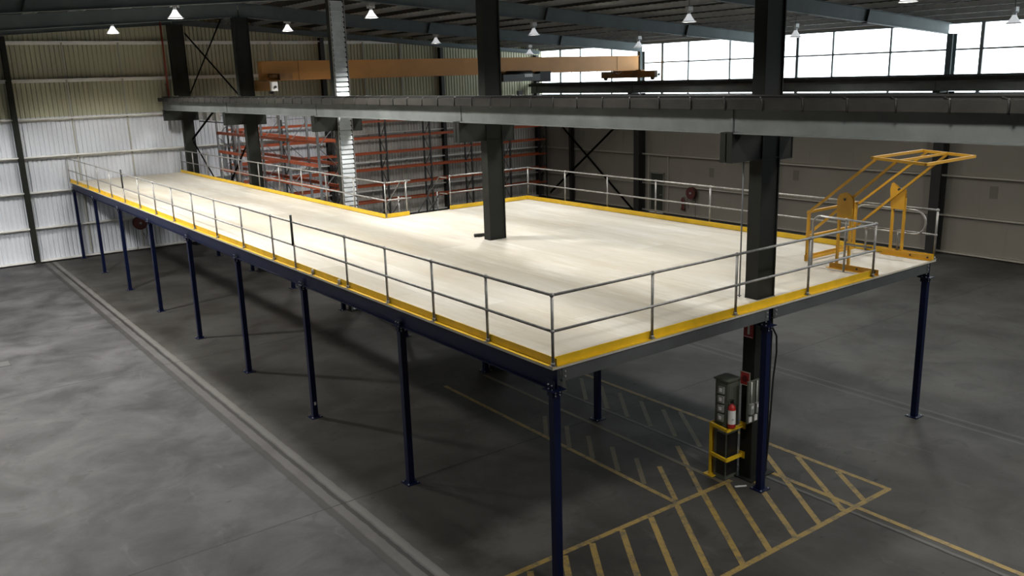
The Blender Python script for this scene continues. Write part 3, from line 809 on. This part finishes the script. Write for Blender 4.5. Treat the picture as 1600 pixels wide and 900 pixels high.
lamp(16.42, 21.1, 'high bay lamp right of the middle column, hanging at the rafter above the crane', LW * .45, on=False)
lamp(23.65, 30.7, 'smallest high bay lamp, just above the crane girder at the left end of the windows', LW * .05, on=False)
lamp(23.55, 21.9, 'high bay lamp hanging in front of the windows where the crane girder ends', LW * .2, on=False)
lamp(16.68, 12.5, 'high bay lamp between the middle column and the near column, against the purlins', LW * .5, on=False)
lamp(23.48, 12.9, 'high bay lamp just right of the near column top, in front of the windows', LW * .2, on=False)
lamp(23.55, 4.5, 'high bay lamp at the top right corner of the picture', LW * .25, on=False)
OFF = 'high bay lamp outside the picture, above or behind the camera'
for x, y, w in ((1.4, 12.7, 1.65), (8.5, 12.7, 1.1), (1.4, 4.3, .72), (8.5, 4.3, .68), (1.4, -4.2, .6), (8.5, -4.2, .6), (1.4, -12.9, 1.1), (8.5, -12.9, .7), (16.6, 4.3, .5), (16.6, -4.2, .7), (-5.7, 4.3, .28), (-5.7, 12.7, .5), (-5.7, 21.2, 3.2), (-5.7, 29.7, 1.1), (-12.8, 4.3, .3), (-12.8, 12.7, .8), (-12.8, 21.2, 1.8), (-12.8, 29.7, 1.)):  # unseen lamps; rearmost row added to light the floor under the deck front
    lamp(x, y, OFF, LW * w, 'lamps outside the picture', on=True)

# ---------------------------------------------------------------- pallet racks
def upright_frame(t, loc, depthvec, hgt, mt, w=.09):
    dv = Vector(depthvec)
    m = MB()
    for p in (Vector((0, 0, 0)), dv): m.box(p.x - w / 2, p.x + w / 2, p.y - .035, p.y + .035, 0.01, hgt).box(p.x - .08, p.x + .08, p.y - .06, p.y + .06, 0, .012)
    o = m.build('upright_frame', mt, t); o.location = loc
    m = MB(); z = .25; s_ = 0
    while z + .9 < hgt:
        a, b = (Vector((0, 0, z)), dv + Vector((0, 0, z + .85))) if s_ == 0 else (dv + Vector((0, 0, z)), Vector((0, 0, z + .85)))
        m.bar(a, b, .035, .025); s_ ^= 1; z += .87
    m.bar(Vector((0, 0, hgt - .15)), dv + Vector((0, 0, hgt - .15)), .035, .03)
    m.build('lattice_brace', mt, o)
    return o
LV = (1.12, 2.05, 2.95, 3.87, 4.74, 5.64)
t = thing('pallet_rack', 'long empty pallet rack with red beams standing along the end wall', 'rack', (7.6, 34.90, 0))
nb = 7
for k_ in range(nb + 1): upright_frame(t, (k_ * 2.93, 0, 0), (0, .72, 0), 6.0, UPD)
for k_ in range(nb):
    for z in LV:
        m = MB()
        for yy in (-.02, .74):
            m.box(k_ * 2.93 + .047, (k_ + 1) * 2.93 - .047, yy - .025, yy + .025, z - .048, z + .048)
        m.build('shelf_beam', ORANGE, t)
t = thing('pallet_rack', 'orange pallet rack running behind the narrow deck, at right angles to the end wall', 'rack', (6.38, 21.9, 0))
ys_ = [0, 2.9, 5.8, 8.7, 11.6]
for y in ys_: upright_frame(t, (0, y, 0), (.86, 0, 0), 6.6, UPR)
for a, b in zip(ys_[:-1], ys_[1:]):
    for z in LV:
        m = MB()
        for xx in (0, .86): m.box(xx - .025, xx + .025, a + .04, b - .04, z - .065, z + .065)
        m.build('shelf_beam', ORANGE, t)

# ---------------------------------------------------------------- services on the near column
cab = thing('control_cabinet', 'tall grey-green electrical cabinet against the near column under the deck', 'cabinet', (4.92, .745, 0))
MB().box(0, .35, 0, .30, 0.0, 2.04).box(-.03, .35, -.03, .33, 2.04, 2.07).build('body', CABG, cab)
MB().box(-.012, 0.0, .02, .23, .08, .95).box(.02, .33, -.012, 0.0, .08, .95).build('lower_door', BLK, cab)
MB().box(.03, .32, -.012, 0.0, 1.02, 1.98).build('upper_door', CABG, cab)
MB().box(-.014, -.002, .06, .20, .98, 1.10).box(-.016, -.014, .09, .17, 1.0, 1.08).build('nameplate', GRP, cab)
m = MB()
for k_ in range(4): m.box(-.06, -.013, .06, .19, 1.22 + k_ * .19, 1.36 + k_ * .19)
sw = m.build('switch_block', GRP, cab)
m = MB()
for k_ in range(4):
    m.box(-.068, -.060, .09, .15, 1.26 + k_ * .19, 1.33 + k_ * .19)
m.build('rocker_switch', WHP, sw)
brd = thing('switch_panel', 'small grey switch panel with white labels and conduits on the near column below the deck', 'switch panel', (5.18, .40, 1.25))
MB().box(-.10, .22, -.02, 0.018, .0, .85).build('back_board', CABG, brd)
for x in (-.03, .13):
    MB().tube([(x, -.035, .40), (x, -.035, .84)], .013, 8).build('conduit', WHP, brd)
    o = MB().box(x - .05, x + .05, -.075, -.021, .20, .40).build('isolator', GRP, brd)
    MB().box(x - .03, x + .02, -.080, -.076, .31, .37).build('label_plate', WHP, o)
    MB().box(x - .045, x + .035, -.04, -.021, .03, .14).build('white_tag', WHP, brd)
# red signs
sg = thing('fire_sign', 'small red sign with a white extinguisher symbol high on the near column below the deck', 'sign', (5.28, .58, 2.92))
MB().box(-.012, -.004, -.11, .11, -.02, .34).build('plate', REDP, sg)
MB().box(-.016, -.0125, -.030, .020, .05, .22).box(-.016, -.0125, -.02, .01, .225, .25).box(-.016, -.0125, -.045, -.02, .235, .25).box(-.0145, -.0125, -.095, .095, -.005, .005).box(-.0145, -.0125, -.095, .095, .315, .325).build('symbol', WHP, sg)
sg = thing('warning_sign', 'square red and white warning sign beside the switch panel on the near column', 'sign', (5.28, .62, 1.95))
MB().box(-.012, -.004, -.12, .12, -.02, .26).build('plate', mat('faded_sign_white', (0.45, 0.36, 0.32), .5), sg)
MB().box(-.015, -.0125, -.095, .095, .0, .24).build('red_field', REDP, sg)
o = MB().tube([(-.021, 0, .12), (-.0155, 0, .12)], .065, 16).build('symbol', mat('dark_sign_red', (.12, .01, .01), .5), sg)

# extinguisher
ex = thing('fire_extinguisher', 'fire extinguisher with white label and red base beside the switch cabinet', 'fire extinguisher', (4.93, .64, 1.14))
MB().lathe((0, 0, 0), [(.001, .0), (.07, .0), (.078, .02), (.078, .40), (.06, .45), (.025, .48), (.025, .50)], 18).build('cylinder', REDP, ex)
MB().lathe((0, 0, 0), [(.0795, .09), (.0795, .37)], 18).build('label_band', WHP, ex)
MB().box(-.02, .02, -.025, .025, .50, .54).bar((-.07, 0, .555), (.05, 0, .545), .02, .012).bar((-.07, 0, .59), (.05, 0, .56), .02, .012).build('valve_lever', BLK, ex)
MB().tube([(.02, -.03, .51), (.07, -.06, .47), (.088, -.05, .36), (.088, -.03, .2), (.085, -.02, .12)], .010, 6).build('hose', RUBBER, ex)
m = MB()
for a in range(2):
    zc = .19; yc = -.0805
    m.tube(arc((-.045, -.067 + .0 , zc), .016, 0, 2 * math.pi, 8, (.8, .6 * -1, 0), (0, 0, 1)), .003, 4)
    break
m.build('label_mark', BLK, ex)

# yellow column guard
gd = thing('column_guard', 'yellow steel guard post with two angled arms around the cabinet', 'guard', (4.93, 1.12, 0))
MB().box(-.065, .065, -.006, .006, 0.015, 1.13).box(-.065, -.053, -.06, .0, 0.015, 1.13).box(.053, .065, -.06, 0, .015, 1.13).build('post', YEL, gd)
MB().box(-.12, .12, -.14, .10, 0, .015).build('base_plate', YEL, gd)
for z in (1.10, .48):
    o = MB().bar((-.06, -.05, z), (-.12, -.50, z), .05, .06).bar((-.12, -.48, z), (.34, -.48, z), .05, .06).build('arm', YEL, gd)
    MB().box(.335, .347, -.55, -.41, z - .07, z + .07).build('fixing_plate', YEL, o)

# conduit on column through the deck and black cable
t = tag(MB().tube([(5.24, .80, H + .0), (5.24, .80, 6.55)], .014, 8).box(5.215, 5.265, .77, .83, H + .02, H + .035).build('conduit_pipe', UPR), 'thin grey conduit standing on the deck beside the near building column', 'conduit')
tag(MB().tube([(5.30, .12, 3.30), (5.62, .20, 2.95), (5.70, .24, 2.6), (5.66, .26, 2.1), (5.64, .28, 1.2), (5.62, .30, .5), (5.60, .33, .02)], .018, 8).build('hanging_cable', RUBBER), 'black cable hanging from the deck edge behind the blue post to the floor', 'cable')
tag(MB().tube([(5.54, 9.66, H + .045), (5.26, 9.76, H + .045)], .045, 10).box(5.34, 5.46, 9.65, 9.77, H, H + .03).build('steel_offcut', DARKST), 'short dark steel offcut lying on the deck left of the middle column', 'offcut')
tag(MB().tube([(4.95, YB - .31, 7.42), (4.95, YB - .31, roof(4.95) - .15)], .045, 10).box(4.90, 5.0, YB - .31, YB - .04, 8.0, 8.04).build('fire_pipe', REDPIPE), 'red vertical pipe on the olive end wall left of the farthest column', 'pipe')

# junction boxes under the runway near the far columns
t = thing('junction_box_rack', 'row of small grey junction boxes on a dark rail between the two farthest columns', 'junction boxes', (5.75, 30.6, 6.2))
MB().box(-.02, .02, 0, 3.4, 0, .05).box(-.02, .02, 0, 3.4, .55, .60).build('rail', DARKST, t)
for k_ in range(5): MB().box(-.10, -.022, .2 + k_ * .64, .55 + k_ * .64, .10, .50).build('junction_box', GRP if k_ % 2 else WHP, t)

# ---------------------------------------------------------------- hose reels
def reel(label, loc, axis, extra=None):
    t = thing('hose_reel', label, 'hose reel', loc)
    U = Vector((1, 0, 0)) if axis == 'y' else Vector((0, 1, 0)); Nn = Vector((0, -1, 0)) if axis == 'y' else Vector((-1, 0, 0))
    Z = Vector((0, 0, 1))
    m = MB()
    for dd in (.03, .20): m.tube([Nn * dd, Nn * (dd + .012)], .33, 24)
    m.build('side_disc', HOSE, t)
    m = MB()
    for rr in (.22, .27): m.tube(arc(Nn * .12, rr, 0, 2 * math.pi, 24, U, Z), .045, 8)
    m.build('wound_hose', RUBBER, t)
    MB().tube([Nn * .0, Nn * .25], .06, 12).build('hub', GALV, t)
    MB().tube([U * .25 + Nn * .12 + Z * -.1, U * .28 + Nn * .13 + Z * -.5, U * .20 + Nn * .13 + Z * -.85, U * .10 + Nn * .13 + Z * -.5]
              , .016, 6).build('hose_tail', RUBBER, t)
    MB().tube([U * -.22 + Nn * .05 + Z * -.25, U * -.24 + Nn * .05 + Z * (-loc[2] + .02)], .014, 6).build('supply_pipe', DARKST, t)
    return t
reel('maroon hose reel on the end wall, seen below the deck between the far posts', (2.8, YB - .28, 1.38), 'y')
reel('maroon hose reel on the right wall to the right of the door', (XR - .12, 22.62, 1.38), 'x')
t = thing('hanging_jacket', 'dark red cloth hanging on the right wall beside the hose reel', 'cloth', (XR - .11, 23.32, 1.05))
m = MB(); n0 = 0
for i in range(7):
    z = -.1 * i * 1.15
    w = .10 + .03 * math.sin(i * 1.3) + .008 * i
    for a in range(8):
        th = 2 * math.pi * a / 8
        m.v.append((-.03 + .035 * math.sin(th), w * math.cos(th) + .015 * math.sin(i), z))
for i in range(6):
    for a in range(8):
        b_ = (a + 1) % 8; m.f.append((i * 8 + a, i * 8 + b_, (i + 1) * 8 + b_, (i + 1) * 8 + a)); m.mi.append(0); m.smooth.append(True)
MB().tube([(.108, 0, .02), (-.06, 0, .02)], .014, 8).build('peg', DARKST, t)
m.f.append(tuple(range(8))); m.mi.append(0); m.smooth.append(False); m.f.append(tuple(48 + k_ for k_ in range(8))); m.mi.append(0); m.smooth.append(False)
m.build('cloth', HOSE, t)
tag(MB().tube([(XR - .4, 24.7, .03), (XR - .6, 24.2, .05), (XR - .5, 23.7, .04), (XR - .9, 23.2, .05), (XR - .5, 22.9, .03), (XR - .8, 22.5, .04), (XR - .35, 22.9, .05)], .03, 6).build('floor_hose', RUBBER), 'black hose lying loosely on the floor by the door in the right wall', 'hose')
tag(MB().box(27.2, 27.9, 29.6, 31.6, .0, .07).box(27.3, 27.8, 27.9, 29.4, .0, .05).bar((27.3, 30.4, .14), (27.5, 31.0, .22), .05, .05).box(27.35, 27.45, 30.35, 30.45, .07, .14).box(27.45, 27.55, 30.95, 31.05, .07, .20).build('timber_dunnage', DARKST), 'dark timbers lying on the floor below the cross brace at the right wall', 'timber')
nm = mat('faded_notice', (0.165, 0.15, 0.125), .7)
for y, z, lb in ((16.17, 2.53, 'faded grey notice on the right wall just right of the near building column'), (6.85, 2.50, 'faded grey notice on the right wall, right of the raised yellow gate'), (21.45, 2.30, 'faded round-edged notice on the right wall above and right of the hose reel')):
    t = thing('wall_notice', lb, 'notice', (XR, y, z))
    MB().box(-.012, -.001, -.16, .16, 0, .5).build('board', nm, t)

# drain lid in pale floor
t = thing('floor_access_lid', 'small square steel lid set in the pale floor at the left edge of the picture', 'floor lid', (-5.35, 19.42, 0))
MB().box(-.17, .17, -.26, .26, 0.0, .004).build('lid', mat('lid_steel', (.06, .06, .062), .6), t)
MB().box(-.20, -.17, -.29, .29, 0.0, .005).box(.17, .20, -.29, .29, 0, .005).box(-.17, .17, -.29, -.26, 0, .005).box(-.17, .17, .26, .29, 0, .005).build('lid_frame', DARKST, t)

# ---------------------------------------------------------------- floor line markings
fm = thing('floor_marking', 'worn yellow hatched walkway lines painted on the floor below the near deck end', 'floor marking', (0, 0, 0))
def fl(p, q, w=.105, m=LINE, nm='boundary_line', z=.003):
    MB().bar((p[0], p[1], z / 2), (q[0], q[1], z / 2), w, z).build(nm, m, fm)
fl((-3.2, .78), (5.0, .66)); fl((-2.2, -1.42), (6.99, -1.50)); fl((6.97, 13.0), (6.97, -1.53), .11, z=.0034)
fl((3.62, 9.0), (3.49, .68), .10, z=.0038); fl((4.90, 9.0), (4.80, .72), .10, FADED, z=.0042); fl((5.87, .55), (5.87, -7.5), .11, z=.0046)
d = Vector((1.41, 2.08)).normalized()
for x in (-.75, -.05, .69, 1.31, 2.02, 2.74, 3.43, 4.16, 4.85, 5.55):
    q = Vector((x, .64)); k_ = (.64 + 1.44) / d.y; p = q - d * k_
    fl(tuple(p), tuple(q), .11, LINE, 'hatch_stripe', .0024)
fl((4.83, -1.45), (6.62, 1.15), .11, LINE, 'hatch_stripe', .0024); fl((5.57, -1.44), (6.90, .49), .11, LINE, 'hatch_stripe', .0024); fl((6.21, -1.45), (6.90, -.45), .11, LINE, 'hatch_stripe', .0024)
fl((3.56, .79), (4.38, 2.0), .10, LINE, 'hatch_stripe', .0024); fl((4.16, .69), (5.40, 2.45), .10, LINE, 'hatch_stripe', .0024)
fl((5.74, 2.10), (6.90, 3.75), .10, FADED, 'hatch_stripe', .0024); fl((5.74, .80), (6.90, 2.45), .10, FADED, 'hatch_stripe', .0024)
for y in (2.82, 3.57, 4.33, 5.02, 5.8, 6.6): fl((5.74, y), (6.7, y + 1.28), .10, FADED, 'hatch_stripe', .0024)
for y in (1.64, 2.38, 3.15, 3.9, 4.7): fl((3.58, y), (4.3, y + .95), .10, FADED, 'hatch_stripe', .0024)
# strewn litter: a white offcut beside the blue post
tag(MB().bar((4.82, .42, .012), (5.02, .30, .012), .03, .02).build('timber_strip', WHP), 'short white strip lying on the floor left of the near blue post base', 'strip')
